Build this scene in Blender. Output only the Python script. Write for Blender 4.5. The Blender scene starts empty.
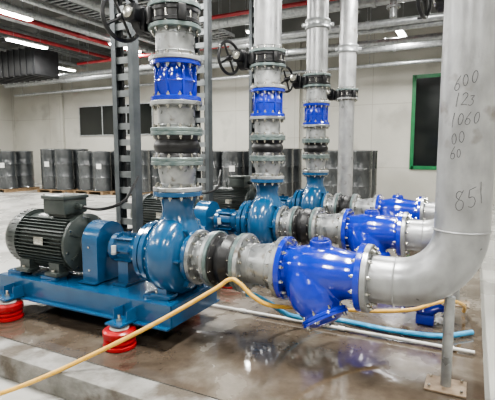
import bpy, bmesh, math, random
from mathutils import Matrix, Vector
random.seed(7)
R=math.radians
COL=bpy.context.scene.collection

# ------------------------------------------------------------ materials
def mat(name, c1, c2=None, rough=.4, rough2=None, metal=0., scale=6., bump=0., bscale=None, lo=.35, hi=.65, coat=0., detail=6, emit=None, estr=0, stretch=None, dirt=None, seams=False):
    m=bpy.data.materials.new(name); m.use_nodes=True
    nt=m.node_tree; n=nt.nodes; l=nt.links
    p=n['Principled BSDF']
    c2=c2 or tuple(min(1,x*1.25) for x in c1)
    tc=n.new('ShaderNodeTexCoord'); no=n.new('ShaderNodeTexNoise')
    no.inputs['Scale'].default_value=scale; no.inputs['Detail'].default_value=detail
    src=tc.outputs['Object']
    if stretch:
        mp=n.new('ShaderNodeMapping'); mp.inputs['Scale'].default_value=stretch
        l.new(src,mp.inputs['Vector']); src=mp.outputs['Vector']
    l.new(src,no.inputs['Vector'])
    cr=n.new('ShaderNodeValToRGB')
    cr.color_ramp.elements[0].position=lo; cr.color_ramp.elements[1].position=hi
    cr.color_ramp.elements[0].color=(*c1,1); cr.color_ramp.elements[1].color=(*c2,1)
    l.new(no.outputs['Fac'],cr.inputs['Fac']); col=cr.outputs['Color']
    if dirt:
        nd=n.new('ShaderNodeTexNoise'); nd.inputs['Scale'].default_value=dirt[1]; nd.inputs['Detail'].default_value=8
        l.new(tc.outputs['Object'],nd.inputs['Vector'])
        rd=n.new('ShaderNodeValToRGB'); rd.color_ramp.elements[0].position=dirt[2]; rd.color_ramp.elements[1].position=dirt[2]+.12
        l.new(nd.outputs['Fac'],rd.inputs['Fac'])
        mx=n.new('ShaderNodeMix'); mx.data_type='RGBA'; mx.inputs['B'].default_value=(*dirt[0],1)
        l.new(rd.outputs['Color'],mx.inputs['Factor']); l.new(col,mx.inputs['A']); col=mx.outputs['Result']
    if seams:
        sx=n.new('ShaderNodeSeparateXYZ'); l.new(tc.outputs['Object'],sx.inputs[0])
        ad=n.new('ShaderNodeMath'); ad.operation='ADD'; l.new(sx.outputs['X'],ad.inputs[0]); l.new(sx.outputs['Y'],ad.inputs[1])
        cx=n.new('ShaderNodeCombineXYZ'); l.new(ad.outputs[0],cx.inputs['X']); l.new(sx.outputs['Z'],cx.inputs['Y'])
        br=n.new('ShaderNodeTexBrick'); br.offset=0; br.inputs['Scale'].default_value=1; br.inputs['Brick Width'].default_value=5.8; br.inputs['Row Height'].default_value=2.35
        br.inputs['Mortar Size'].default_value=.014; br.inputs['Mortar Smooth'].default_value=.3
        br.inputs['Color1'].default_value=(1,1,1,1); br.inputs['Color2'].default_value=(.95,.95,.945,1); br.inputs['Mortar'].default_value=(.75,.74,.72,1)
        l.new(cx.outputs[0],br.inputs['Vector'])
        ms=n.new('ShaderNodeMix'); ms.data_type='RGBA'; ms.blend_type='MULTIPLY'; ms.inputs['Factor'].default_value=1
        l.new(col,ms.inputs['A']); l.new(br.outputs['Color'],ms.inputs['B']); col=ms.outputs['Result']
    l.new(col,p.inputs['Base Color'])
    p.inputs['Roughness'].default_value=rough; p.inputs['Metallic'].default_value=metal
    p.inputs['Coat Weight'].default_value=coat; p.inputs['Coat Roughness'].default_value=.08
    if rough2 is not None:
        mr=n.new('ShaderNodeMapRange'); mr.inputs['From Min'].default_value=lo; mr.inputs['From Max'].default_value=hi
        mr.inputs['To Min'].default_value=rough; mr.inputs['To Max'].default_value=rough2
        l.new(no.outputs['Fac'],mr.inputs['Value']); l.new(mr.outputs['Result'],p.inputs['Roughness'])
    if bump>0:
        b=n.new('ShaderNodeBump'); b.inputs['Strength'].default_value=bump; b.inputs['Distance'].default_value=.02
        n2=n.new('ShaderNodeTexNoise'); n2.inputs['Scale'].default_value=bscale or scale*5
        l.new(tc.outputs['Object'],n2.inputs['Vector']); l.new(n2.outputs['Fac'],b.inputs['Height']); l.new(b.outputs['Normal'],p.inputs['Normal'])
    if emit:
        p.inputs['Emission Color'].default_value=(*emit,1); p.inputs['Emission Strength'].default_value=estr
    return m
M_PUMP=mat('pump_blue_paint',(.010,.064,.148),(.013,.08,.18),rough=.22,scale=4,coat=.45,bump=.06,bscale=30)
M_VALVE=mat('valve_cobalt_paint',(.004,.020,.34),(.006,.029,.43),rough=.18,scale=5,coat=.7,bump=.05,bscale=25)
M_GREY=mat('grey_primer_steel',(.22,.23,.235),(.42,.43,.43),rough=.25,rough2=.5,metal=.6,scale=7,bump=.06,dirt=((.14,.115,.09),9,.60))
M_PIPE=mat('galvanised_pipe',(.27,.275,.28),(.41,.415,.42),rough=.26,rough2=.48,metal=.5,scale=8,bump=.05,stretch=(1,1,.6),lo=.3,hi=.7,dirt=((.21,.20,.185),5,.6))
M_TEAL=mat('weathered_flange_steel',(.10,.145,.145),(.22,.26,.25),rough=.4,metal=.5,scale=14)
M_BOLT=mat('zinc_bolt',(.42,.41,.37),(.6,.6,.56),rough=.22,metal=.95,scale=30)
M_RUB=mat('black_rubber',(.005,.005,.006),(.012,.012,.013),rough=.4,scale=10)
M_MOTOR=mat('motor_grey_paint',(.036,.045,.043),(.055,.066,.062),rough=.33,scale=6)
M_MDARK=mat('motor_cowl_paint',(.030,.037,.035),(.046,.053,.05),rough=.33,scale=6)
M_BLACK=mat('black_cast_iron',(.005,.0055,.007),(.012,.012,.013),rough=.35,scale=10)
M_RED=mat('red_paint',(.30,.007,.01),(.40,.012,.015),rough=.3,scale=8)
M_WHITE=mat('white_plastic',(.55,.55,.53),(.68,.68,.66),rough=.4,scale=8)
M_COLM=mat('column_grey_steel',(.075,.086,.092),(.12,.132,.14),rough=.4,metal=.4,scale=5)
M_WEB=mat('column_web_steel',(.15,.165,.17),(.23,.245,.25),rough=.4,metal=.4,scale=5)
M_GALV=mat('galvanised_steel',(.27,.285,.295),(.42,.435,.44),rough=.32,metal=.5,scale=12)
M_REDP=mat('red_sprinkler_pipe',(.20,.011,.015),(.29,.015,.02),rough=.4,scale=4)
M_DUCT=mat('dark_duct',(.010,.011,.013),(.022,.023,.025),rough=.45,scale=4)
M_WALL=mat('concrete_wall_paint',(.38,.37,.33),(.49,.48,.435),rough=.75,scale=.6,bump=.08,bscale=8,lo=.25,hi=.75,detail=8,dirt=((.35,.34,.305),.8,.58),seams=True)
M_CEIL=mat('ceiling_concrete',(.14,.145,.14),(.22,.22,.215),rough=.8,scale=.8)
M_FLOOR=mat('light_concrete_floor',(.31,.305,.29),(.43,.425,.40),rough=.12,rough2=.42,scale=.9,bump=.05,bscale=20,lo=.3,hi=.7)
M_CURB=mat('rough_concrete_edge',(.15,.145,.13),(.27,.265,.25),rough=.7,scale=5,bump=.7,bscale=22,dirt=((.09,.075,.058),3,.52))
M_GREEN=mat('green_frame_paint',(.008,.12,.04),(.01,.15,.05),rough=.4,scale=5)
M_GLASS=mat('dark_window_glass',(.006,.008,.008),(.012,.015,.014),rough=.12,scale=2)
M_DRUM=mat('wrapped_drum_plastic',(.024,.027,.029),(.07,.076,.079),rough=.12,rough2=.35,scale=3,bump=1,bscale=7,lo=.3,hi=.8,detail=2,coat=.6,stretch=(1,1,.4))
M_WOOD=mat('pallet_wood',(.16,.10,.055),(.26,.18,.10),rough=.7,scale=14)
M_YEL=mat('yellow_hose_rubber',(.56,.32,.05),(.66,.40,.09),rough=.35,scale=20)
M_BHOSE=mat('light_blue_hose',(.04,.26,.48),(.07,.34,.58),rough=.3,scale=20)
M_INK=mat('marker_ink',(.05,.05,.06),(.12,.12,.13),rough=.6,scale=20)
M_PLATE=mat('rusty_base_plate',(.20,.14,.09),(.32,.25,.18),rough=.55,metal=.3,scale=16)
M_LAMP=mat('lamp_diffuser',(.9,.9,.9),(.95,.95,.95),rough=.5,emit=(1,.985,.95),estr=22)

def wet():
    m=bpy.data.materials.new('wet_brown_concrete'); m.use_nodes=True
    nt=m.node_tree; n=nt.nodes; l=nt.links; p=n['Principled BSDF']
    tc=n.new('ShaderNodeTexCoord')
    a=n.new('ShaderNodeTexNoise'); a.inputs['Scale'].default_value=1.2; a.inputs['Detail'].default_value=8; a.inputs['Roughness'].default_value=.55; a.inputs['Distortion'].default_value=.35
    b=n.new('ShaderNodeTexNoise'); b.inputs['Scale'].default_value=8; b.inputs['Detail'].default_value=10; b.inputs['Roughness'].default_value=.68
    l.new(tc.outputs['Object'],a.inputs['Vector']); l.new(tc.outputs['Object'],b.inputs['Vector'])
    r1=n.new('ShaderNodeValToRGB'); e=r1.color_ramp.elements
    e[0].position=.36; e[0].color=(.075,.058,.043,1); e[1].position=.74; e[1].color=(.26,.24,.21,1)
    for pos,c in ((.51,(.108,.087,.067,1)),(.57,(.16,.14,.115,1)),(.62,(.20,.18,.152,1))):
        x=r1.color_ramp.elements.new(pos); x.color=c
    l.new(a.outputs['Fac'],r1.inputs['Fac'])
    mx=n.new('ShaderNodeMix'); mx.data_type='RGBA'; mx.blend_type='MULTIPLY'; mx.inputs['Factor'].default_value=.55
    r2=n.new('ShaderNodeValToRGB'); r2.color_ramp.elements[0].position=.34; r2.color_ramp.elements[0].color=(.5,.46,.42,1); r2.color_ramp.elements[1].position=.62
    l.new(b.outputs['Fac'],r2.inputs['Fac']); l.new(r1.outputs['Color'],mx.inputs['A']); l.new(r2.outputs['Color'],mx.inputs['B'])
    l.new(mx.outputs['Result'],p.inputs['Base Color'])
    mr=n.new('ShaderNodeMapRange'); mr.inputs['From Min'].default_value=.53; mr.inputs['From Max'].default_value=.60
    mr.inputs['To Min'].default_value=.02; mr.inputs['To Max'].default_value=.34
    l.new(a.outputs['Fac'],mr.inputs['Value']); l.new(mr.outputs['Result'],p.inputs['Roughness'])
    p.inputs['Coat Weight'].default_value=.25; p.inputs['Coat Roughness'].default_value=.04
    bp=n.new('ShaderNodeBump'); bp.inputs['Distance'].default_value=.01
    ms=n.new('ShaderNodeMapRange'); ms.inputs['From Min'].default_value=.53; ms.inputs['From Max'].default_value=.62; ms.inputs['To Min'].default_value=.04; ms.inputs['To Max'].default_value=.35
    l.new(a.outputs['Fac'],ms.inputs['Value']); l.new(ms.outputs['Result'],bp.inputs['Strength'])
    l.new(b.outputs['Fac'],bp.inputs['Height']); l.new(bp.outputs['Normal'],p.inputs['Normal'])
    return m
M_WET=wet()

# ------------------------------------------------------------ builder
RX=Matrix.Rotation(R(90),4,'Y')   # local z -> world x
I4=Matrix.Identity(4)
def T(*p): return Matrix.Translation(Vector(p))
class B:
    def __init__(s,*mats): s.bm=bmesh.new(); s.mats=list(mats)
    def lathe(s,prof,M=I4,seg=40,mi=0,spiral=None):
        bm=s.bm; rings=[]
        for r,z in prof:
            if r<1e-6: rings.append([bm.verts.new(M@Vector((0,0,z)))])
            else:
                ring=[]
                for i in range(seg):
                    a=2*math.pi*i/seg; k=r
                    if spiral: k=spiral(r,a)
                    ring.append(bm.verts.new(M@Vector((k*math.cos(a),k*math.sin(a),z))))
                rings.append(ring)
        for q in range(len(rings)-1):
            A,C=rings[q],rings[q+1]
            for i in range(seg):
                j=(i+1)%seg
                try:
                    if len(A)==1 and len(C)==1: break
                    if len(A)==1: f=bm.faces.new((A[0],C[i],C[j]))
                    elif len(C)==1: f=bm.faces.new((A[i],C[0],A[j]))
                    else: f=bm.faces.new((A[i],C[i],C[j],A[j]))
                    f.material_index=mi
                except ValueError: pass
        return s
    def cyl(s,p0,p1,r,r2=None,seg=20,mi=0):
        p0=Vector(p0); p1=Vector(p1); d=p1-p0; r2=r if r2 is None else r2
        M=T(*p0)@d.to_track_quat('Z','Y').to_matrix().to_4x4()
        return s.lathe([(0,0),(r,0),(r2,d.length),(0,d.length)],M,seg,mi)
    def box(s,c,sz,M=None,mi=0,bev=0):
        M=(M or I4)@T(*c)@Matrix.Diagonal((*sz,1))
        g=bmesh.ops.create_cube(s.bm,size=1,matrix=M); vs=g['verts']
        fs=set(f for v in vs for f in v.link_faces)
        for f in fs: f.material_index=mi
        if bev>0:
            es=list(set(e for f in fs for e in f.edges))
            r=bmesh.ops.bevel(s.bm,geom=es,offset=bev,segments=2,affect='EDGES',profile=.5)
            for f in r['faces']: f.material_index=mi
        return s
    def tube(s,pts,r,seg=14,mi=0,rf=None):
        pts=[Vector(p) for p in pts]; rings=[]; up=None
        for i,p in enumerate(pts):
            d=(pts[min(i+1,len(pts)-1)]-pts[max(i-1,0)]).normalized()
            if up is None: up=Vector((0,0,1)) if abs(d.z)<.9 else Vector((0,1,0))
            x=up.cross(d).normalized(); y=d.cross(x).normalized(); up=y
            rings.append([s.bm.verts.new(p+(x*math.cos(2*math.pi*k/seg)+y*math.sin(2*math.pi*k/seg))*(rf(i) if rf else r)) for k in range(seg)])
        for a,c in zip(rings,rings[1:]):
            for k in range(seg):
                j=(k+1)%seg; f=s.bm.faces.new((a[k],a[j],c[j],c[k])); f.material_index=mi
        for ring in (rings[0][::-1],rings[-1]):
            f=s.bm.faces.new(ring); f.material_index=mi
        return s
    def torus(s,Rr,r,M=I4,seg=40,ss=10,mi=0):
        g=[[s.bm.verts.new(M@Vector(((Rr+r*math.cos(b))*math.cos(a),(Rr+r*math.cos(b))*math.sin(a),r*math.sin(b)))) for b in [2*math.pi*k/ss for k in range(ss)]] for a in [2*math.pi*i/seg for i in range(seg)]]
        for i in range(seg):
            for k in range(ss):
                f=s.bm.faces.new((g[i][k],g[(i+1)%seg][k],g[(i+1)%seg][(k+1)%ss],g[i][(k+1)%ss])); f.material_index=mi
        return s
    def flange(s,M,z0,z1,r,nb=12,rb=None,mi=0,mb=1,side=0,seg=48,br=.015,hl=.018):
        e=.004
        s.lathe([(0,z0),(r-e,z0),(r,z0+e),(r,z1-e),(r-e,z1),(0,z1)],M,seg,mi)
        rb=rb or r-.032
        for i in range(nb):
            a=2*math.pi*(i+.5)/nb; x,y=rb*math.cos(a),rb*math.sin(a)
            if side<=0:
                s.lathe([(0,z0-hl),(br,z0-hl),(br,z0),(0,z0)],M@T(x,y,0),6,mb)
                s.lathe([(0,z0-hl-.014),(br*.55,z0-hl-.014),(br*.55,z0-hl)],M@T(x,y,0),8,mb)
            if side>=0:
                s.lathe([(0,z1),(br,z1),(br,z1+hl),(0,z1+hl)],M@T(x,y,0),6,mb)
                s.lathe([(br*.55,z1+hl),(br*.55,z1+hl+.014),(0,z1+hl+.014)],M@T(x,y,0),8,mb)
        return s
    def done(s,name,root=None,loc=None,parent=None,label=None,cat=None,ang=35,**kw):
        me=bpy.data.meshes.new(name)
        base=Vector(loc) if loc is not None else (Vector(ROOTLOC[root.name]) if root else Vector((0,0,0)))
        bmesh.ops.recalc_face_normals(s.bm,faces=s.bm.faces)
        s.bm.to_mesh(me); s.bm.free()
        me.transform(T(*(-base)))
        for m in s.mats: me.materials.append(m)
        me.shade_smooth(); me.set_sharp_from_angle(angle=R(ang))
        o=bpy.data.objects.new(name,me); COL.objects.link(o)
        if parent or root: o.parent=parent or root
        else: o.location=base
        if label: o['label']=label
        if cat: o['category']=cat
        for k,v in kw.items(): o[k]=v
        return o
ROOTLOC={}
def thing(name,loc,label,cat,**kw):
    o=bpy.data.objects.new(name,None); o.empty_display_size=.1; COL.objects.link(o)
    o.location=loc; ROOTLOC[o.name]=loc; o['label']=label; o['category']=cat
    for k,v in kw.items(): o[k]=v
    return o
def kids(o): return list(o.children)
def clone(o,off,label=None):
    def rec(src,par):
        c=src.copy(); COL.objects.link(c); c.parent=par
        for k in kids(src): rec(k,c)
        return c
    c=rec(o,None); c.location=Vector(o.location)+Vector(off)
    if label: c['label']=label
    return c
def blend(o,vox,it):
    """fuse overlapping solids into one cast-looking surface"""
    m=o.modifiers.new('r','REMESH'); m.mode='VOXEL'; m.voxel_size=vox; m.use_smooth_shade=True
    m=o.modifiers.new('s','SMOOTH'); m.iterations=it; m.factor=.5
    bpy.context.view_layer.update()
    me=bpy.data.meshes.new_from_object(o.evaluated_get(bpy.context.evaluated_depsgraph_get()))
    o.modifiers.clear(); o.data=me; me.shade_smooth()
def bez(P,n=12):
    out=[]; P=[Vector(p) for p in P]
    for i in range(len(P)-1):
        a=P[max(i-1,0)];p=P[i];q=P[i+1];d=P[min(i+2,len(P)-1)]
        for k in range(n):
            t=k/n; out.append(.5*((2*p)+(-a+q)*t+(2*a-5*p+4*q-d)*t*t+(-a+3*p-3*q+d)*t**3))
    out.append(P[-1]); return out

AX=.71; Y1=3.2; DY=1.9; PX=-2.30; ZF=-.2; YB=17.3; XL=-23.8; ZC=6.9
def AXM(x): return T(x,Y1,AX)@RX
row=[]
# ------------------------------------------------------------ pump set
pump=thing('pump_set',(-3.2,Y1,0),'blue centrifugal pump with grey electric motor on blue steel base','pump')
b=B(M_PUMP,M_BOLT)
x0,x1=-4.28,-2.13; zb,zt=.18,.37
for yy in (Y1-.36,Y1+.36):
    b.box(((x0+x1)/2,yy,(zb+zt)/2),(x1-x0,.012,zt-zb))
    s=1 if yy<Y1 else -1
    b.box(((x0+x1)/2,yy+s*.03,zt-.006),(x1-x0,.07,.014)); b.box(((x0+x1)/2,yy+s*.03-s*.04,zb+.006),(x1-x0,.09,.014))
for xx in (x0,x1,-3.3,-2.75): b.box((xx,Y1,(zb+zt)/2),(.014,.71,zt-zb-.01))
b.box(((x0+x1)/2,Y1,zt-.004),(x1-x0-.02,.70,.012))
for xx in (-4.12,-3.62):
    for yy in (Y1-.24,Y1+.24): b.box((xx,yy,zt+.022),(.2,.14,.045),bev=.006)
b.box((-2.35,Y1-.22,zt+.012),(.26,.12,.03),bev=.005); b.box((-2.35,Y1+.22,zt+.012),(.26,.12,.03),bev=.005)
for xx in (-3.98,-2.56):
    for s in (-1,1):
        b.box((xx,Y1+s*.46,zb+.028),(.17,.22,.016)); 
        for d in (-.07,.07): b.box((xx+d,Y1+s*.42,zb+.08),(.01,.12,.10))
base=b.done('base_frame',pump)
for xx in (-3.98,-2.56):
    for s in (-1,1):
        b=B(M_RED,M_WHITE,M_BOLT,M_BLACK); m=T(xx,Y1+s*.49,0)
        b.lathe([(0,0),(.13,0),(.136,.008),(.136,.03),(.115,.04),(.115,.05),(.13,.056),(.13,.074),(.115,.08),(.115,.09),(.132,.096),(.136,.104),(.136,.145),(.12,.158),(0,.158)],m,40,0)
        b.lathe([(0,.158),(.075,.158),(.08,.163),(.075,.176),(0,.178)],m,36,1)
        b.lathe([(0,.176),(.035,.176),(.035,.199),(0,.199)],m,6,2)
        b.lathe([(0,.217),(.012,.217),(.012,.275),(0,.275)],m,10,2); b.lathe([(0,.217),(.026,.217),(.026,.24),(0,.24)],m,6,2)
        b.done('vibration_mount',pump,label='ridged round red vibration mount with pale top')
# motor
b=B(M_MOTOR,M_BOLT)
mx0,mx1=-4.12,-3.44
b.lathe([(0,mx0),(.26,mx0),(.26,mx1),(0,mx1)],T(0,Y1,AX)@RX,56)
for i in range(52):
    a=2*math.pi*i/52
    if math.sin(a)>.86 : continue
    b.box((0,0,0),(mx1-mx0-.03,.007,.045),M=T((mx0+mx1)/2,Y1,AX)@Matrix.Rotation(a-math.pi/2,4,'X')@T(0,0,.278))
b.lathe([(0,mx1-.01),(.285,mx1-.01),(.292,mx1),(.292,mx1+.03),(.25,mx1+.05),(.13,mx1+.075),(.11,mx1+.10),(.06,mx1+.10),(0,mx1+.10)],T(0,Y1,AX)@RX,56)
for i in range(6):
    a=2*math.pi*i/6; b.box((0,0,0),(.03,.02,.13),M=T(mx1+.055,Y1,AX)@Matrix.Rotation(a,4,'X')@T(0,0,.19))
b.lathe([(0,mx0-.03),(.285,mx0-.03),(.285,mx0+.02),(0,mx0+.02)],T(0,Y1,AX)@RX,56)
for i in range(8):
    a=2*math.pi*i/8+.2
    b.lathe([(0,mx1+.03),(.013,mx1+.03),(.013,mx1+.05),(0,mx1+.05)],T(0,Y1+.265*math.cos(a),AX+.265*math.sin(a))@RX,6,1)
for xx in (-4.0,-3.58):
    for s in (-1,1):
        b.box((xx,Y1+s*.22,AX-.24),(.14,.10,.14)); b.box((xx,Y1+s*.24,.435),(.17,.15,.035),bev=.005)
        b.lathe([(0,.452),(.016,.452),(.016,.475),(0,.475)],T(xx,Y1+s*.28,0),6,1)
motor=b.done('electric_motor',pump,label='dark grey-green finned electric motor')
b=B(M_MDARK,M_BLACK)
b.lathe([(0,mx0-.235),(.14,mx0-.235),(.21,mx0-.222),(.255,mx0-.19),(.28,mx0-.14),(.295,mx0-.06),(.30,mx0+.015),(.285,mx0+.015),(.275,mx0-.05)],T(0,Y1,AX)@RX,56)
for rr in (.05,.085,.12): b.torus(rr,.006,T(mx0-.237,Y1,AX)@RX,40,6,1)
for i in range(40):
    a=2*math.pi*i/40; b.box((0,0,0),(.07,.008,.012),M=T(mx0-.06,Y1,AX)@Matrix.Rotation(a,4,'X')@T(0,0,.292),mi=1)
b.done('fan_cowl',pump,parent=motor,label='rounded dark grilled fan cover')
b=B(M_MOTOR,M_BOLT)
b.box((-3.66,Y1-.03,1.075),(.30,.29,.15),bev=.015); b.box((-3.66,Y1-.03,1.165),(.33,.32,.04),bev=.012)
b.box((-3.66,Y1-.02,.99),(.24,.22,.05))
b.cyl((-3.52,Y1-.02,1.07),(-3.46,Y1-.02,1.07),.034); b.cyl((-3.46,Y1-.02,1.07),(-3.42,Y1-.02,1.07),.026)
for sx in (-.14,.14):
    for sy in (-.135,.135): b.lathe([(0,0),(.01,0),(.01,.01),(0,.01)],T(-3.66+sx,Y1-.03+sy,1.185),6,1)
b.done('terminal_box',pump,parent=motor)
b=B(M_MOTOR); b.torus(.032,.010,T(-3.95,Y1,1.04)@RX,24,8); b.cyl((-3.95,Y1,.95),(-3.95,Y1,1.01),.014)
b.done('lifting_eye',pump,parent=motor)
b=B(M_BOLT); b.box((-3.75,Y1-.297,.75),(.13,.004,.08),bev=.001); b.done('rating_plate',pump,parent=motor,label='small blank metal plate')
b=B(M_RUB)
b.tube(bez([(-3.43,Y1-.02,1.07),(-3.25,Y1+.05,1.05),(-3.2,Y1+.3,1.1),(-3.35,Y1+.6,1.2),(-3.48,Y1+.87,1.32)]),.016,10)
b.done('power_cable',pump)
b=B(M_PUMP,M_BOLT)
gx0,gx1=-3.28,-3.09; gw=.19
prof=[(-gw,.385),(-gw,.76)]+[(-gw*math.cos(t),.76+.19*math.sin(t)) for t in [R(180)*k/14 for k in range(1,14)]]+[(gw,.76),(gw,.385)]
va=[b.bm.verts.new((gx0,Y1+y,z)) for y,z in prof]; vb=[b.bm.verts.new((gx1,Y1+y,z)) for y,z in prof]
for i in range(len(prof)): j=(i+1)%len(prof); b.bm.faces.new((va[i],va[j],vb[j],vb[i]))
b.bm.faces.new(va[::-1]); b.bm.faces.new(vb)
b.box(((gx0+gx1)/2,Y1-.21,.39),(gx1-gx0+.02,.06,.014)); b.box(((gx0+gx1)/2,Y1+.21,.39),(gx1-gx0+.02,.06,.014))
for z in (.5,.72): b.lathe([(0,.0),(.011,.0),(.011,.01),(0,.01)],T(-3.19,Y1-gw,z)@Matrix.Rotation(R(90),4,'X'),6,1)
b.done('coupling_guard',pump)
b=B(M_BOLT); b.lathe([(0,-3.345),(.05,-3.345),(.05,-3.27),(.035,-3.27),(.035,-3.0),(0,-3.0)],T(0,Y1,AX)@RX,24)
b.done('drive_shaft',pump)
b=B(M_PUMP,M_BOLT,M_RUB)
b.lathe([(0,-3.02),(.12,-3.02),(.14,-3.0),(.14,-2.95),(.115,-2.93),(.115,-2.78),(.13,-2.76),(.15,-2.70),(.21,-2.62),(.27,-2.60),(.27,-2.555),(0,-2.555)],T(0,Y1,AX)@RX,48)
for i in range(8):
    a=2*math.pi*i/8
    b.box((0,0,0),(.2,.012,.05),M=T(-2.86,Y1,AX)@Matrix.Rotation(a,4,'X')@T(0,0,.125))
    b.lathe([(0,-3.035),(.011,-3.035),(.011,-3.018),(0,-3.018)],T(0,Y1+.11*math.cos(a+.2),AX+.11*math.sin(a+.2))@RX,6,1)
for i in range(16):
    a=2*math.pi*i/16+.1
    b.lathe([(0,-2.62),(.012,-2.62),(.012,-2.60),(0,-2.60)],T(0,Y1+.245*math.cos(a),AX+.245*math.sin(a))@RX,6,1)
b.box((-2.88,Y1,.49),(.12,.16,.22)); b.box((-2.88,Y1,.385),(.16,.28,.02))
b.cyl((-2.86,Y1,.82),(-2.86,Y1,.875),.02); b.cyl((-2.86,Y1,.875),(-2.86,Y1,.895),.028,mi=2)
bh=b.done('bearing_housing',pump)
b=B(M_WHITE,M_GALV); b.cyl((-2.9,Y1-.17,.70),(-2.9,Y1-.17,.76),.022); b.cyl((-2.9,Y1-.17,.68),(-2.9,Y1-.17,.70),.026,mi=1); b.cyl((-2.9,Y1-.11,.685),(-2.9,Y1-.17,.685),.008,mi=1)
b.done('oil_cup',pump,parent=bh)
b=B(M_PUMP,M_BOLT)
def sp(r,a):
    w=max(0,(r-.2)/.15); ang=((math.pi-a)%(2*math.pi))/(2*math.pi)
    return r*(1+.10*w*(ang-.5))
b.lathe([(0,-.235),(.27,-.235),(.285,-.225),(.285,-.18),(.25,-.165),(.27,-.145),(.32,-.115),(.345,-.06),(.352,0),(.345,.06),(.32,.115),(.27,.145),(.2,.16),(.168,.175),(.16,.19),(.16,.20),(0,.20)],AXM(PX),64,spiral=sp)
b.lathe([(.2,.93-.12),(.20,.93),(.175,1.0),(.145,1.06),(.135,1.12),(.15,1.19),(.165,1.22),(0,1.225)],T(PX,Y1,0),40)
b.box((PX,Y1+.14,.86),(.22,.2,.30),bev=.05)
b.box((PX,Y1-.13,.92),(.14,.14,.16),bev=.04)
for s in (-1,1):
    b.box((PX,Y1+s*.22,.47),(.09,.06,.16)); b.box((PX,Y1+s*.22,.402),(.20,.12,.03),bev=.004)
    b.lathe([(0,.415),(.016,.415),(.016,.44),(0,.44)],T(PX-.06,Y1+s*.24,0),6,1)
for i in range(20):
    a=2*math.pi*i/20
    b.lathe([(0,-.185),(.012,-.185),(.012,-.16),(0,-.16)],AXM(PX)@T(.262*math.cos(a),.262*math.sin(a),0),6,1)
for i in range(6):
    a=2*math.pi*i/6+.5
    b.box((0,0,0),(.12,.014,.16),M=T(PX+.13,Y1,AX)@Matrix.Rotation(a,4,'X')@T(0,0,.2))
vol=b.done('volute_casing',pump)
b=B(M_PUMP,M_BOLT); b.flange(AXM(0),-2.13,-2.09,.235,12,side=-1); b.done('suction_flange',pump,parent=vol)
b=B(M_PUMP,M_BOLT); b.flange(T(PX,Y1,0),1.235,1.275,.213,12,side=-1); b.done('discharge_flange',pump,parent=vol)
row.append(pump)

# ------------------------------------------------------------ suction line
s=thing('pipe_spool',(-2.0,Y1,AX),'short grey flanged pipe spool at the pump suction','pipe fitting')
b=B(M_GREY,M_BOLT); b.lathe([(0,-2.06),(.175,-2.06),(.165,-2.03),(.165,-1.97),(.175,-1.94),(0,-1.94)],AXM(0)); b.done('spool_body',s)
b=B(M_GREY,M_BOLT); b.flange(AXM(0),-2.088,-2.052,.235,12,side=1); b.done('flange',s)
b=B(M_GREY,M_BOLT); b.flange(AXM(0),-1.948,-1.914,.235,12,side=-1); b.done('flange',s)
row.append(s)
s=thing('rubber_expansion_joint',(-1.77,Y1,AX),'black rubber bellows joint with grey flanges','expansion joint')
b=B(M_RUB); b.lathe([(0,-1.885),(.225,-1.885),(.22,-1.86),(.195,-1.84),(.21,-1.81),(.222,-1.775),(.21,-1.74),(.195,-1.71),(.22,-1.69),(.225,-1.665),(0,-1.665)],AXM(0),48); b.done('bellows',s)
b=B(M_TEAL,M_BOLT); b.flange(AXM(0),-1.913,-1.88,.24,12,side=1); b.done('flange',s)
b=B(M_TEAL,M_BOLT); b.flange(AXM(0),-1.67,-1.637,.24,12,side=-1); b.done('flange',s)
row.append(s)
s=thing('pipe_reducer',(-1.46,Y1,AX),'grey flanged pipe reducer','pipe fitting')
b=B(M_GREY); b.lathe([(0,-1.61),(.165,-1.61),(.16,-1.55),(.18,-1.40),(.185,-1.32),(0,-1.32)],AXM(0),48); b.torus(.163,.006,AXM(-1.55),40,6); b.torus(.181,.006,AXM(-1.39),40,6); b.done('reducer_body',s)
b=B(M_GREY,M_BOLT); b.flange(AXM(0),-1.636,-1.6,.24,12,side=1); b.done('flange',s)
b=B(M_GREY,M_BOLT); b.flange(AXM(0),-1.327,-1.289,.243,12,side=-1); b.done('flange',s)
row.append(s)
s=thing('pipe_strainer',(-.98,Y1,AX),'glossy cobalt blue cast Y strainer with sloping leg and bolted cap','strainer')
b=B(M_VALVE)
b.lathe([(0,-1.28),(.182,-1.28),(.174,-1.22),(.182,-1.17),(.197,-1.11),(.205,-1.02),(.200,-.93),(.190,-.85),(.178,-.78),(.174,-.73),(.182,-.67),(0,-.67)],AXM(0),48)
dv=Vector((.52,-.26,-.80)).normalized(); c0=Vector((-1.13,Y1,AX+.01))
BM=T(*c0)@dv.to_track_quat('Z','Y').to_matrix().to_4x4()
b.lathe([(0,0),(.185,0),(.20,.08),(.205,.17),(.195,.25),(.172,.31),(.148,.35),(.142,.395),(0,.395)],BM,48)
b.lathe([(0,.1),(.09,.1),(.08,.245),(0,.245)],T(-1.0,Y1,AX),24)
sb=b.done('strainer_body',s); blend(sb,.009,10)
b=B(M_VALVE,M_BOLT); b.lathe([(0,.222),(.065,.222),(.065,.255),(0,.255)],T(-1.0,Y1,AX),24); b.lathe([(0,.255),(.022,.255),(.022,.28),(0,.28)],T(-1.0,Y1,AX),6,1); b.done('plug',s)
b=B(M_VALVE,M_BOLT); b.flange(BM,.37,.395,.178,8,side=-1,rb=.155,br=.013)
b.lathe([(0,.397),(.178,.397),(.176,.415),(.125,.424),(.10,.437),(.05,.445),(0,.446)],BM,40); b.lathe([(0,.443),(.022,.443),(.022,.463),(0,.463)],BM,6,1)
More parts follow.
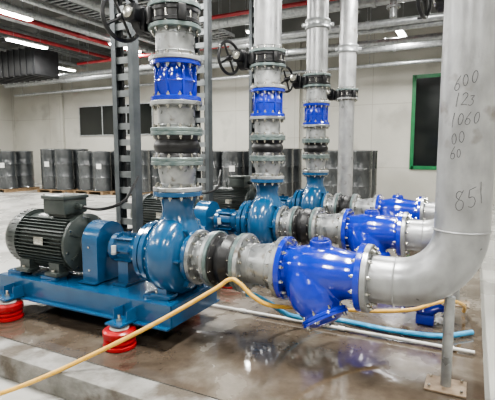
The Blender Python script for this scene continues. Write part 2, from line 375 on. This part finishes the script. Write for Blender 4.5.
for i in range(8):
    a=2*math.pi*(i+.5)/8; b.lathe([(0,.415),(.013,.415),(.013,.433),(0,.433)],BM@T(.155*math.cos(a),.155*math.sin(a),0),6,1)
b.done('strainer_cover',s)
b=B(M_VALVE,M_BOLT); b.flange(AXM(0),-1.288,-1.247,.246,12,side=1); b.done('flange',s)
b=B(M_VALVE,M_BOLT); b.flange(AXM(0),-.70,-.657,.246,12,side=-1); b.done('flange',s)
row.append(s)
s=thing('suction_pipe',(-.05,Y1,AX),'large silver-grey galvanised steel elbow and riser','pipe')
EX=-.05; ER=.40; rp=.168; ZV=3.05
b=B(M_PIPE)
pts=[(-.62,Y1,AX),(-.5,Y1,AX)]+[(EX-ER+ER*math.sin(t),Y1,AX+ER-ER*math.cos(t)) for t in [R(90)*k/16 for k in range(17)]]+[(EX,Y1,1.3),(EX,Y1,2.2),(EX,Y1,ZV-.01)]
b.tube(pts,rp,48)
b.torus(rp+.001,.007,T(-.45,Y1,AX)@RX,48,6); b.torus(rp+.001,.007,T(EX,Y1,AX+ER),48,6)
b.done('pipe_body',s,ang=50)
b=B(M_GREY,M_BOLT); b.flange(AXM(0),-.656,-.615,.246,12,side=1); b.done('flange',s)
b=B(M_GREY,M_BOLT); b.flange(T(EX,Y1,0),ZV-.035,ZV-.002,.222,12,side=-1); b.done('flange',s)
row.append(s)
sup=s
s=thing('pipe_support',(-.10,Y1+.03,0),'thin grey steel pipe stand on a rusty base plate','pipe support')
b=B(M_GREY); b.cyl((-.10,Y1+.03,.014),(-.10,Y1+.03,.643),.034,seg=24); b.done('post',s)
b=B(M_PLATE,M_BOLT); b.box((-.10,Y1+.03,.008),(.26,.22,.014),bev=.002)
for dx in (-.1,.1):
    for dy in (-.08,.08): b.cyl((-.10+dx,Y1+.03+dy,.014),(-.10+dx,Y1+.03+dy,.035),.01,mi=1,seg=6)
b.done('base_plate',s)
row.append(s)

# ------------------------------------------------------------ discharge stack
V=T(PX,Y1,0)
s=thing('pipe_reducer',(PX,Y1,1.277),'grey conical reducer above the pump outlet','pipe fitting')
b=B(M_GREY); b.lathe([(0,1.3),(.135,1.3),(.14,1.34),(.165,1.45),(.168,1.51),(0,1.51)],V,48); b.torus(.141,.005,V@T(0,0,1.34),40,6); b.done('reducer_body',s)
b=B(M_GREY,M_BOLT); b.flange(V,1.277,1.312,.213,12,side=1); b.done('flange',s)
b=B(M_TEAL,M_BOLT); b.flange(V,1.50,1.534,.222,12,side=-1); b.done('flange',s)
row.append(s)
s=thing('rubber_expansion_joint',(PX,Y1,1.535),'black rubber bellows joint in the vertical discharge pipe','expansion joint')
b=B(M_RUB); b.lathe([(0,1.56),(.20,1.56),(.195,1.585),(.178,1.605),(.192,1.63),(.20,1.657),(.192,1.685),(.178,1.71),(.195,1.73),(.20,1.755),(0,1.755)],V,48); b.done('bellows',s)
b=B(M_TEAL,M_BOLT); b.flange(V,1.535,1.565,.222,12,side=1); b.done('flange',s)
b=B(M_TEAL,M_BOLT); b.flange(V,1.75,1.781,.222,12,side=-1); b.done('flange',s)
row.append(s)
s=thing('pipe_spool',(PX,Y1,1.782),'grey flanged vertical pipe spool','pipe fitting')
b=B(M_GREY); b.lathe([(0,1.8),(.158,1.8),(.158,2.02),(0,2.02)],V,48); b.torus(.159,.005,V@T(0,0,1.84),40,6); b.torus(.159,.005,V@T(0,0,1.98),40,6); b.done('spool_body',s)
b=B(M_TEAL,M_BOLT); b.flange(V,1.782,1.815,.222,12,side=1); b.done('flange',s)
b=B(M_GREY,M_BOLT); b.flange(V,2.0,2.035,.222,12,side=-1); b.done('flange',s)
row.append(s)
s=thing('check_valve',(PX,Y1,2.036),'cobalt blue cast check valve with bolted flanges','valve')
b=B(M_VALVE); b.lathe([(0,2.06),(.158,2.06),(.152,2.09),(.168,2.14),(.177,2.20),(.168,2.26),(.152,2.31),(.158,2.345),(0,2.345)],V,48)
for i in range(8):
    a=2*math.pi*i/8+.2; b.box((0,0,0),(.045,.022,.24),M=V@Matrix.Rotation(a,4,'Z')@T(.165,0,2.20),bev=.004)
b.torus(.176,.008,V@T(0,0,2.20),48,6)
b.done('valve_body',s)
b=B(M_VALVE,M_BOLT); b.flange(V,2.036,2.074,.215,12,side=1); b.done('flange',s)
b=B(M_VALVE,M_BOLT); b.flange(V,2.33,2.366,.215,12,side=-1); b.done('flange',s)
row.append(s)
s=thing('pipe_spool',(PX,Y1,2.367),'grey flanged spool below the butterfly valve','pipe fitting')
b=B(M_GREY); b.lathe([(0,2.38),(.163,2.38),(.163,2.63),(0,2.63)],V,48); b.torus(.164,.005,V@T(0,0,2.44),40,6); b.torus(.164,.005,V@T(0,0,2.58),40,6); b.done('spool_body',s)
b=B(M_GREY,M_BOLT); b.flange(V,2.367,2.402,.222,12,side=1); b.done('flange',s)
b=B(M_TEAL,M_BOLT); b.flange(V,2.62,2.654,.222,12,side=-1); b.done('flange',s)
row.append(s)
s=thing('butterfly_valve',(PX,Y1,2.655),'black gear-operated butterfly valve with handwheel','valve')
b=B(M_BLACK,M_BOLT)
b.lathe([(0,2.655),(.19,2.655),(.215,2.665),(.215,2.69),(.205,2.70),(.205,2.745),(.215,2.755),(.215,2.78),(.19,2.788),(0,2.788)],V,48)
for i in range(12):
    a=2*math.pi*(i+.5)/12; b.cyl(V@Vector((.20*math.cos(a),.20*math.sin(a),2.657)),V@Vector((.20*math.cos(a),.20*math.sin(a),2.785)),.011,mi=1,seg=8)
b.cyl((PX-.18,Y1-.02,2.72),(PX-.26,Y1-.02,2.72),.065); b.box((PX-.25,Y1-.02,2.72),(.04,.19,.19),bev=.005)
for a in (2.2,4.1,5.6): b.box((0,0,0),(.05,.07,.13),M=V@Matrix.Rotation(a,4,'Z')@T(.215,0,2.72),bev=.01)
b.done('valve_body',s)
b=B(M_BLACK,M_BOLT,M_WHITE); b.lathe([(0,0),(.105,0),(.118,.01),(.118,.08),(.095,.10),(0,.10)],T(PX-.27,Y1-.03,2.735)@Matrix.Rotation(R(-90),4,'Y'),32); b.box((PX-.32,Y1-.13,2.77),(.12,.15,.14),bev=.018)
b.lathe([(0,0),(.055,0),(.055,.02),(.02,.03),(0,.03)],T(PX-.37,Y1-.02,2.735)@Matrix.Rotation(R(-90),4,'Y'),20,1)
b.lathe([(0,0),(.05,0),(.05,.015),(.03,.02),(0,.02)],T(PX-.32,Y1-.205,2.77)@Matrix.Rotation(R(90),4,'X'),24,1)
WA=Matrix.Rotation(R(-12),4,'Z'); g0=Vector((PX-.30,Y1-.14,2.77)); g1=g0+Vector((-.185*math.cos(R(12)),.185*math.sin(R(12)),0)); 
b.cyl(g0,g1,.018); b.done('gearbox',s)
b=B(M_BLACK); WM=T(*g1)@WA@RX
b.torus(.195,.019,WM,48,10); b.lathe([(0,-.03),(.035,-.03),(.04,0),(.035,.03),(0,.03)],WM,20)
for k in range(4):
    a=k*math.pi/2+.5; p0=WM@Vector((.02*math.cos(a),.02*math.sin(a),0)); p1=WM@Vector((.19*math.cos(a),.19*math.sin(a),0)); b.cyl(p0,p1,.014,seg=10)
b.cyl(WM@Vector((.17,.1,0)),WM@Vector((.17,.1,-.09)),.014,seg=12)
b.done('handwheel',s)
row.append(s); bfly=s
s=thing('discharge_pipe',(PX,Y1,2.79),'grey vertical steel discharge pipe rising to the ceiling','pipe')
b=B(M_PIPE); b.lathe([(0,2.81),(.166,2.81),(.166,ZC-.002),(0,ZC-.002)],V,48); b.torus(.167,.005,V@T(0,0,2.87),40,6); b.done('pipe_body',s)
b=B(M_TEAL,M_BOLT); b.flange(V,2.79,2.826,.222,12,side=1); b.done('flange',s)
b=B(M_GALV,M_BOLT); b.lathe([(.166,3.52),(.195,3.52),(.2,3.54),(.19,3.56),(.19,3.62),(.2,3.64),(.195,3.66),(.166,3.66)],V,40)
for a in (.3,3.44): b.box((0,0,0),(.07,.05,.06),M=V@Matrix.Rotation(a,4,'Z')@T(.215,0,3.59),mi=0,bev=.008)
b.done('pipe_coupling',s)
row.append(s); dpipe=s

for o in row: o['group']=o['label'].split(' with ')[0]+'s in a row'
for k in (1,2):
    for o in row: clone(o,(0,DY*k,0))
clone(bfly,(0,DY*3,0)); clone(dpipe,(0,DY*3,0))
s=thing('standpipe',(PX,Y1+3*DY,0),'plain grey steel standpipe under a black valve','pipe')
V4=T(PX,Y1+3*DY,0); b=B(M_PIPE); b.lathe([(0,.02),(.15,.02),(.15,2.63),(0,2.63)],V4,40); b.torus(.151,.006,V4@T(0,0,1.5),40,6); b.done('pipe_body',s)
b=B(M_GREY,M_BOLT); b.flange(V4,2.62,2.653,.222,12,side=-1); b.done('flange',s)
b=B(M_GREY,M_BOLT); b.flange(V4,.002,.035,.25,12,side=1); b.done('flange',s)
RZ=ZV-2.655
s=thing('riser_pipe',(EX,Y1,ZV),'silver-grey galvanised riser pipe above the valve','pipe',group='upper riser pipes')
VE=T(EX,Y1,0); b=B(M_PIPE); b.lathe([(0,ZV+.15),(rp,ZV+.15),(rp,ZC-.002),(0,ZC-.002)],VE,48); b.done('pipe_body',s)
b=B(M_TEAL,M_BOLT); b.flange(VE,ZV+.136,ZV+.17,.222,12,side=1); b.done('flange',s)
clone(s,(0,DY,0)); clone(s,(0,2*DY,-.136))
for k in range(2): clone(bfly,(EX-PX,DY*k,RZ))

# hand written marks on the first riser
def arc(cx,cy,rx,ry,a0,a1,n=14): return [(cx+rx*math.cos(R(a0+(a1-a0)*i/n)),cy+ry*math.sin(R(a0+(a1-a0)*i/n))) for i in range(n+1)]
G={'0':[arc(.3,.5,.22,.42,90,450)],'1':[[(.28,1.05),(.22,.5),(.25,-.05)]],
'2':[arc(.28,.76,.24,.22,170,-30,8)+[(.02,.03),(.3,.08),(.62,.0)]],
'3':[[(.02,.95),(.5,.98),(.22,.6)]+arc(.22,.3,.30,.30,80,-140,8)],
'5':[[(.62,1.04),(.15,.97),(.08,.56)]+arc(.25,.3,.28,.28,100,-140,9)],
'6':[[(.55,1.1),(.2,.7)]+arc(.28,.28,.25,.26,160,535,14)],
'8':[[(.55,.95)]+arc(.3,.78,.2,.2,30,250,8)+arc(.28,.27,.25,.27,80,-250,12)+[(.58,.98)]]}
def writing(txt,x,z,size,rot,slant=.28,w=.0042,sp=.6):
    b=B(M_INK); r=rp+.0016; ca,sa=math.cos(rot),math.sin(rot); cx=0
    def P(u,v):
        X=u*ca-v*sa+x; Z=u*sa+v*ca+z; th=X/r
        return Vector((EX+r*math.sin(th),Y1-r*math.cos(th),Z))
    for ch in txt:
        k=size*random.uniform(.85,1.12); oy=random.uniform(-.16,.1)*size; sl=slant+random.uniform(-.1,.1)
        for st in G[ch]:
            st=[(a+random.uniform(-.01,.01),c+random.uniform(-.01,.01)) for a,c in st]
            q=[(cx+(a+sl*c)*k*.8,oy+c*k) for a,c in st]
            fine=[]
            for a,c in zip(q,q[1:]):
                for t in range(4): fine.append((a[0]+(c[0]-a[0])*t/4,a[1]+(c[1]-a[1])*t/4))
            fine.append(q[-1]); prev=None
            for i,(a,c) in enumerate(fine):
                n=fine[min(i+1,len(fine)-1)]; m=fine[max(i-1,0)]
                dx,dy=n[0]-m[0],n[1]-m[1]; L=math.hypot(dx,dy) or 1; ww=w*random.uniform(.75,1.1)/2
                pr=(b.bm.verts.new(P(a-dy/L*ww,c+dx/L*ww)),b.bm.verts.new(P(a+dy/L*ww,c-dx/L*ww)))
                if prev: b.bm.faces.new((prev[0],prev[1],pr[1],pr[0]))
                prev=pr
        cx+=size*sp*random.uniform(.97,1.1)
    b.done('handwritten_mark',sup,label='rough black marker writing '+txt)
writing('600',-.085,1.99,.08,.18); writing('123',-.08,1.885,.068,.05); writing('1060',-.10,1.765,.072,.14)
writing('00',-.085,1.655,.07,.2); writing('60',-.085,1.56,.06,.25); writing('851',-.04,1.25,.11,.35)

# ------------------------------------------------------------ cable ladder columns
s=thing('cable_ladder_upright',(-3.7,Y1+.95,0),'grey slotted vertical steel cable ladder beside the pumps','cable ladder',group='vertical cable ladders')
for dx in (-.15,.15):
    b=B(M_COLM); q=1 if dx<0 else -1
    b.box((-3.7+dx,Y1+.95,ZC/2),(.014,.12,ZC-.004)); b.box((-3.7+dx+q*.028,Y1+.95-.055,ZC/2),(.06,.01,ZC-.004)); b.box((-3.7+dx+q*.028,Y1+.95+.055,ZC/2),(.06,.01,ZC-.004))
    b.done('side_rail',s)
b=B(M_WEB)
z=.2
while z<ZC-.1:
    b.box((-3.7,Y1+.93,z),(.28,.03,.075)); z+=.19
b.done('rungs',s,kind='stuff',label='galvanised ladder rungs')
b=B(M_DUCT)
for dx in (-.06,.05): b.tube([(-3.7+dx,Y1+.97,1.0),(-3.7+dx,Y1+.97,3),(-3.7+dx,Y1+.97,ZC-.01)],.018,10)
b.done('cables',s,kind='stuff',label='black power cables clipped to the rungs')
b=B(M_PUMP,M_BOLT); b.box((-3.7,Y1+.95,.012),(.4,.2,.016)); b.done('base_plate',s)
clone(s,(-.16,DY,0)); clone(s,(-.1,DY*2,0))

# ------------------------------------------------------------ plinth, floor items
b=B(M_WET,M_CURB)
PXm=.14
b.box(((-5.0+PXm)/2,(2.4+11.0)/2,ZF/2-.001),(PXm+5.0,8.6,-ZF-.002),mi=0)
b.bm.normal_update()
for f in b.bm.faces:
    if abs(f.normal.z)<.5: f.material_index=1
b.done('concrete_plinth',loc=(-2.4,6.7,ZF),label='low concrete plinth with wet muddy brown top under pumps',cat='plinth')
b=B(M_CURB)
b.box((-2.4,2.28,ZF+.10),(5.3,.23,.198),bev=.014); b.done('concrete_curb',loc=(-2.4,2.28,ZF),label='rough grey concrete curb along the wet plinth',cat='curb')
b=B(M_YEL)
b.tube(bez([(-3.9,.9,ZF+.02),(-3.3,1.62,ZF+.03),(-2.86,2.0,-.08),(-2.2,2.50,.26),(-1.75,2.84,.55),(-1.63,2.915,.64),(-1.55,2.93,.62),(-1.44,2.94,.53),(-1.33,3.0,.46),(-1.2,3.25,.38),(-1.05,3.5,.32),(-.85,3.7,.27),(-.62,3.85,.25),(-.40,3.95,.27),(-.25,4.1,.30),(-.12,4.3,.28),(-.02,4.6,.16),(-.02,4.85,.02)]),.017,14)
b.done('yellow_hose',loc=(-2.0,2.5,0),label='yellow rubber water hose looped over the suction pipe',cat='hose')
b=B(M_BHOSE)
b.tube(bez([(-1.62,3.2,.445),(-1.58,3.26,.42),(-1.5,3.4,.32),(-1.42,3.62,.16),(-1.3,3.8,.085),(-1.18,3.96,.05),(-1.0,4.03,.03),(-.6,4.0,.03),(-.2,4.06,.03),(.06,4.28,.03)]),.023,14)
b.done('blue_hose',loc=(-1.2,4.0,0),label='light blue water hose hanging under the suction pipe onto wet floor',cat='hose')
b=B(M_WHITE,M_GALV)
b.cyl((-2.6,3.86,.024),(.08,3.86,.024),.014,seg=18)
for xx in (-2.0,-1.0,-.1): b.cyl((xx-.03,3.86,.024),(xx+.03,3.86,.024),.02,seg=18,mi=0)
b.done('floor_pipe',loc=(-1.2,3.86,0),label='thin white plastic pipe running along the floor',cat='pipe')
DY2=4.42
s=thing('drain_valve',(-.34,DY2,0),'low cobalt blue cast valve body standing on the floor','valve')
b=B(M_VALVE,M_BOLT); Md=T(-.34,DY2,.25)@RX
b.lathe([(0,-.17),(.12,-.17),(.125,-.12),(.17,-.06),(.18,0),(.17,.06),(.125,.12),(.12,.17),(0,.17)],Md,40); b.box((-.34,DY2,.05),(.16,.16,.096),bev=.01); b.done('valve_body',s)
for q in (-1,1):
    b=B(M_VALVE,M_BOLT); b.flange(Md,min(q*.17,q*.205),max(q*.17,q*.205),.19,10,side=-q,seg=40); b.done('flange',s)

# ------------------------------------------------------------ room shell
def slab(name,c,sz,m): 
    b=B(m); b.box(c,sz); return b.done(name,loc=c,kind='structure')
XRr=5.0; YF=-6.0
slab('floor',((XL+XRr)/2,(YB+YF)/2,ZF-.1),(XRr-XL+.4,YB-YF+.4,.2),M_FLOOR)
slab('ceiling',((XL+XRr)/2,(YB+YF)/2,ZC+.1),(XRr-XL+.4,YB-YF+.4,.2),M_CEIL)
slab('wall_back',((XL+XRr)/2,YB+.1,(ZC+ZF)/2),(XRr-XL,.2,ZC-ZF),M_WALL)
slab('wall_left',(XL-.1,(YB+YF)/2,(ZC+ZF)/2),(.2,YB-YF,ZC-ZF),M_WALL)
slab('wall_right',(XRr+.1,(YB+YF)/2,(ZC+ZF)/2),(.2,YB-YF,ZC-ZF),M_WALL)
slab('wall_front',((XL+XRr)/2,YF-.1,(ZC+ZF)/2),(XRr-XL,.2,ZC-ZF),M_WALL)
def window(name,xa,xb,za,zb,mf,mull,th=.09):
    b=B(mf,M_GLASS,M_WHITE); y=YB-.03
    b.box(((xa+xb)/2,y+.01,(za+zb)/2),(xb-xa,.02,zb-za),mi=1)
    for x in (xa,xb): b.box((x,y,(za+zb)/2),(th,.06,zb-za+th))
    for z in (za,zb): b.box(((xa+xb)/2,y,z),(xb-xa,.06,th))
    for x in mull: b.box((x,y,(za+zb)/2),(.06,.05,zb-za))
    return b.done(name,kind='structure',loc=((xa+xb)/2,y,za))
window('window_1',-18.6,-13.8,2.42,3.9,M_GALV,(-17.0,-15.4),.05)
window('window_2',-2.04,-.5,1.02,4.25,M_GREEN,(),.13)
n=1
for x in (-20,-11.5,-6.6,3.2):
    b=B(M_WALL); b.box((x,YB-.07,(ZC+ZF)/2),(.5,.13,ZC-ZF-.01)); b.done('trim_%d'%n,kind='structure',loc=(x,YB-.07,ZF)); n+=1
b=B(M_CEIL); b.box(((XL+XRr)/2,YB-.35,ZC-.45),(XRr-XL-.02,.5,.88)); b.done('trim_%d'%n,kind='structure',loc=(0,YB-.35,ZC)); n+=1
for y in (2.5,6.5,12.0,14.5):
    b=B(M_CEIL); b.box(((XL+XRr)/2,y,ZC-.25),(XRr-XL-.02,.4,.49)); b.done('trim_%d'%n,kind='structure',loc=(0,y,ZC)); n+=1

# ------------------------------------------------------------ pallets & drums
TX,TY=-19,14.8; dr_r=.42
s=thing('wooden_pallet',(TX,TY,ZF),'wooden pallet carrying dark plastic-wrapped drums','pallet',group='pallets of drums along the wall')
b=B(M_WOOD)
for i in range(6): b.box((TX,TY-.75+i*.3,ZF+.128),(1.74,.24,.022))
b.done('deck_boards',s)
for i in range(3):
    b=B(M_WOOD); b.box((TX-.78+i*.78,TY,ZF+.058),(.13,1.72,.116)); b.done('runner',s)
d=thing('storage_drum',(TX,TY,ZF+.14),'tall dark grey plastic-wrapped storage drum on a pallet','drum',group='wrapped drums on pallets')
b=B(M_DRUM); h=1.76; k_=dr_r/.33
b.lathe([(0,0),(.31*k_,0),(.33*k_,.015),(.33*k_,.04),(.318*k_,.06),(.322*k_,h*.32),(.33*k_,h*.335),(.322*k_,h*.35),(.320*k_,h*.64),(.33*k_,h*.655),(.320*k_,h*.67),(.318*k_,h-.06),(.33*k_,h-.03),(.325*k_,h),(.2,h+.03),(0,h+.02)],T(TX,TY,ZF+.14),36); b.done('drum_shell',d)
def paper(dr):
    b=B(M_WHITE); vs=[]; L=dr.location; q=.421
    for k in range(5):
        a=R(-78+k*7); vs.append((b.bm.verts.new((L.x+q*math.cos(a),L.y+q*math.sin(a),L.z+1.0)),b.bm.verts.new((L.x+q*math.cos(a),L.y+q*math.sin(a),L.z+1.22))))
    for a,c in zip(vs,vs[1:]): b.bm.faces.new((a[0],c[0],c[1],a[1]))
    o=b.done('paper_label',loc=tuple(L)); o.location=(0,0,0); o.parent=dr; o['label']='white paper label'
loads=[(-21.0,13.2,1),(-19.1,13.5,.95),(-16.4,14.3,1.0),(-14.5,14.6,.94),(-12.6,14.8,.97),(-8.3,14.8,.95),(-6.4,14.9,1.),(-3.7,14.8,.96)]
s.location=(loads[0][0],loads[0][1],ZF)
for lx,ly,_ in loads[1:]: clone(s,(lx-loads[0][0],ly-loads[0][1],0))
dr=[]
for n_,(lx,ly,hs) in enumerate(loads):
    for dx in (-.423,.423):
        for dy in (-.423,.423):
            p=Vector((lx+dx,ly+dy,ZF+.14))
            if not dr: d.location=p; dr.append(d); continue
            c=clone(d,p-d.location); dr.append(c); c.scale=(1,1,hs)
for i in (2,4,6,8,14,18,22): paper(dr[i])

# ------------------------------------------------------------ overhead services
def opipe(p0,p1,r,m,label,cat='pipe',name='overhead_pipe'):
    s=thing(name,p0,label,cat)
    b=B(m); p0=Vector(p0); p1=Vector(p1)
    d=p1-p0; L=d.length; Mx=T(*p0)@d.to_track_quat('Z','Y').to_matrix().to_4x4()
    prof=[(0,0),(r,0)]; k=1.5
    while k<L-.3: prof+=[(r,k-.05),(r*1.2,k-.045),(r*1.2,k+.045),(r,k+.05)]; k+=3
    prof+=[(r,L),(0,L)]
    b.lathe(prof,Mx,24); b.done('pipe_body',s)
    k=.6; u=d.normalized()
    while k<L:
        q=p0+u*k
        b=B(M_GALV); b.torus(r+.006,.008,T(*q)@u.to_track_quat('Z','Y').to_matrix().to_4x4(),20,6); b.cyl((q.x,q.y,q.z+r),(q.x,q.y,ZC-.005),.012,seg=6)
        b.done('pipe_hanger',s); k+=3.6
    return s
YE=YB-.65
for x,z,r,m,l in ((-9.8,5.75,.16,M_GALV,'grey overhead service pipe'),(-10.4,5.45,.06,M_GALV,'thin grey overhead pipe'),(-11.8,5.6,.11,M_GALV,'grey overhead service pipe'),(-12.3,5.55,.07,M_REDP,'red overhead sprinkler pipe'),
  (-13.0,5.75,.14,M_GALV,'grey overhead service pipe'),(-13.9,5.5,.065,M_REDP,'red overhead sprinkler pipe'),(-14.5,5.7,.09,M_GALV,'thin grey overhead pipe'),(-15.2,5.95,.12,M_GALV,'grey overhead service pipe'),(-17.4,5.75,.08,M_GALV,'grey overhead service pipe'),(-18.6,5.55,.10,M_GALV,'grey overhead service pipe'),(-19.4,5.6,.07,M_REDP,'red overhead sprinkler pipe'),(-20.4,5.6,.14,M_GALV,'grey overhead service pipe')):
    opipe((x,-2,z),(x,YE,z),r,m,l)
opipe((-22,13.2,5.1),(-18.2,13.2,5.1),.055,M_REDP,'thin red pipe near the wall corner')
opipe((-14.2,13.2,5.05),(4,13.2,5.05),.055,M_REDP,'thin red pipe crossing under the ceiling')
opipe((-22,13.7,4.75),(4,13.7,4.75),.09,M_GALV,'thin grey pipe crossing under the ceiling')
opipe((-22,15.6,5.0),(4,15.6,5.0),.13,M_GALV,'grey pipe running along the back wall')
opipe((-22,16.1,4.55),(4,16.1,4.55),.06,M_GALV,'thin grey pipe running along the back wall')
opipe((-6.8,10.6,4.45),(3,10.6,4.45),.08,M_GALV,'grey pipe crossing under the ceiling')
opipe((-6.8,11.2,5.2),(3,11.2,5.2),.17,M_GALV,'large grey pipe crossing under the ceiling')
opipe((-6.8,10.0,4.95),(3,10.0,4.95),.05,M_REDP,'thin red pipe crossing under the ceiling')
opipe((-6.8,12.3,4.75),(3,12.3,4.75),.07,M_GALV,'thin grey pipe crossing under the ceiling')
opipe((-3,9.5,5.6),(-3,0,5.6),.09,M_REDP,'red sprinkler pipe under the ceiling')
opipe((-4.6,9.5,5.3),(-4.6,0,5.3),.10,M_GALV,'grey service pipe under the ceiling')
for x in (-2.65,-1.75):
    s=thing('drop_pipe',(x,10.6,4.55),'short grey branch pipe dropping with a flange','pipe')
    b=B(M_GALV,M_BOLT); b.cyl((x,10.6,4.55),(x,10.6,ZC-.01),.08,seg=20); b.done('pipe_body',s)
    b=B(M_GALV,M_BOLT); b.flange(T(x,10.6,0),4.75,4.80,.15,8,side=0,seg=24); b.done('flange',s)
s=thing('ventilation_duct',(-16.3,12,4.4),'dark ribbed ventilation duct hung from the ceiling','duct')
b=B(M_DUCT); b.box((-16.3,12,4.9),(3.6,1.1,.95),bev=.03)
for i in range(11): b.box((-18.0+i*.34,12,4.9),(.04,1.16,1.01))
b.done('duct_body',s)
for dx in (-1.4,1.4):
    b=B(M_GALV); b.cyl((-16.3+dx,12,5.38),(-16.3+dx,12,ZC-.5),.02,seg=8); b.done('hanger_rod',s)
def tray(X,z,w,ya,yb):
    s=thing('cable_tray',(X,ya,z),'perforated galvanised cable tray under the ceiling','cable tray',group='overhead cable trays')
    b=B(M_GALV)
    for dx in (-w/2,w/2): b.box((X+dx,(ya+yb)/2,z),(.01,yb-ya,.1))
    y=ya+.2
    while y<yb: b.box((X,y,z-.04),(w,.08,.02)); y+=.22
    b.done('tray',s,kind='stuff')
    b=B(M_DUCT)
    for i in range(5): b.cyl((X-w*.35+i*w*.17,ya+.05,z-.005),(X-w*.35+i*w*.17,yb-.05,z-.005),.024,seg=8)
    b.done('cables',s,kind='stuff')
    y=ya+.8
    while y<yb:
        b=B(M_GALV)
        for dx in (-w/2-.03,w/2+.03): b.cyl((X+dx,y,z-.09),(X+dx,y,ZC-.01),.008,seg=6)
        b.box((X,y,z-.08),(w+.1,.04,.04)); b.done('hanger',s); y+=3.9
tray(-7.2,5.25,.45,-.5,12.9); tray(-8.4,5.6,.6,-.5,16.5); tray(-16.6,6.0,.7,-.5,16.5); tray(-11.1,6.0,.6,-.5,16.5)

# ------------------------------------------------------------ lights
def lamp(x,y,z,en,L=1.5):
    s=thing('ceiling_light',(x,y,z),'white linear fluorescent light fixture','light fixture',group='linear ceiling lights')
    Mx=T(x,y,z)
    b=B(M_WHITE); b.box((0,0,.05),(.24,L,.05),M=Mx,bev=.01); b.done('housing',s)
    b=B(M_LAMP); b.box((0,0,0),(.18,L-.06,.045),M=Mx,bev=.015); b.done('diffuser',s)
    for dy in (-L/3,L/3):
        b=B(M_GALV); b.cyl(Mx@Vector((0,dy,.075)),Mx@Vector((0,dy,ZC-z-.01)),.006,seg=6); b.done('suspension_rod',s)
    l=bpy.data.lights.new('lamp','AREA'); l.shape='RECTANGLE'; l.size=.18; l.size_y=L; l.energy=en; l.color=(1,.985,.945)
    o=bpy.data.objects.new('lamp',l); COL.objects.link(o); o.location=(x,y,z-.03)
for y in (-2,2.9,8,12.5):
    for x in (-21,-17.3,-11.1,-5.9,-1.2,2.6):
        if x==-1.2 and y>12: continue
        if x==-21 and y<5: continue
        if x==-17.3 and y>12: continue
        e=180 if x<-6 else 125
        if y==2.9 and x in (-5.9,-1.2): e=235
        if y==8 and x in (-5.9,-1.2): e=140
        lamp(x,y,5.2 if x<-6 else 5.0,e)
lamp(-13.45,10.4,5.15,180); lamp(-16.3,14.2,5.2,180); lamp(-9.1,14.2,5.0,150); lamp(-2.2,14.6,5.2,140)
w=bpy.data.worlds.new('World'); bpy.context.scene.world=w; w.use_nodes=True
w.node_tree.nodes['Background'].inputs['Color'].default_value=(.75,.8,.85,1); w.node_tree.nodes['Background'].inputs['Strength'].default_value=.1

# ------------------------------------------------------------ camera
c=bpy.data.cameras.new('Camera'); c.sensor_width=36; c.lens=36*447/495; c.clip_end=100
co=bpy.data.objects.new('Camera',c); COL.objects.link(co)
co.location=(0,0,1.62); co.rotation_euler=(R(90-6.26),0,R(26.8))
bpy.context.scene.camera=co
vs_=bpy.context.scene.view_settings
vs_.view_transform='AgX'
try: vs_.look='AgX - Medium High Contrast'
except Exception as e: print(e)
vs_.exposure=.62
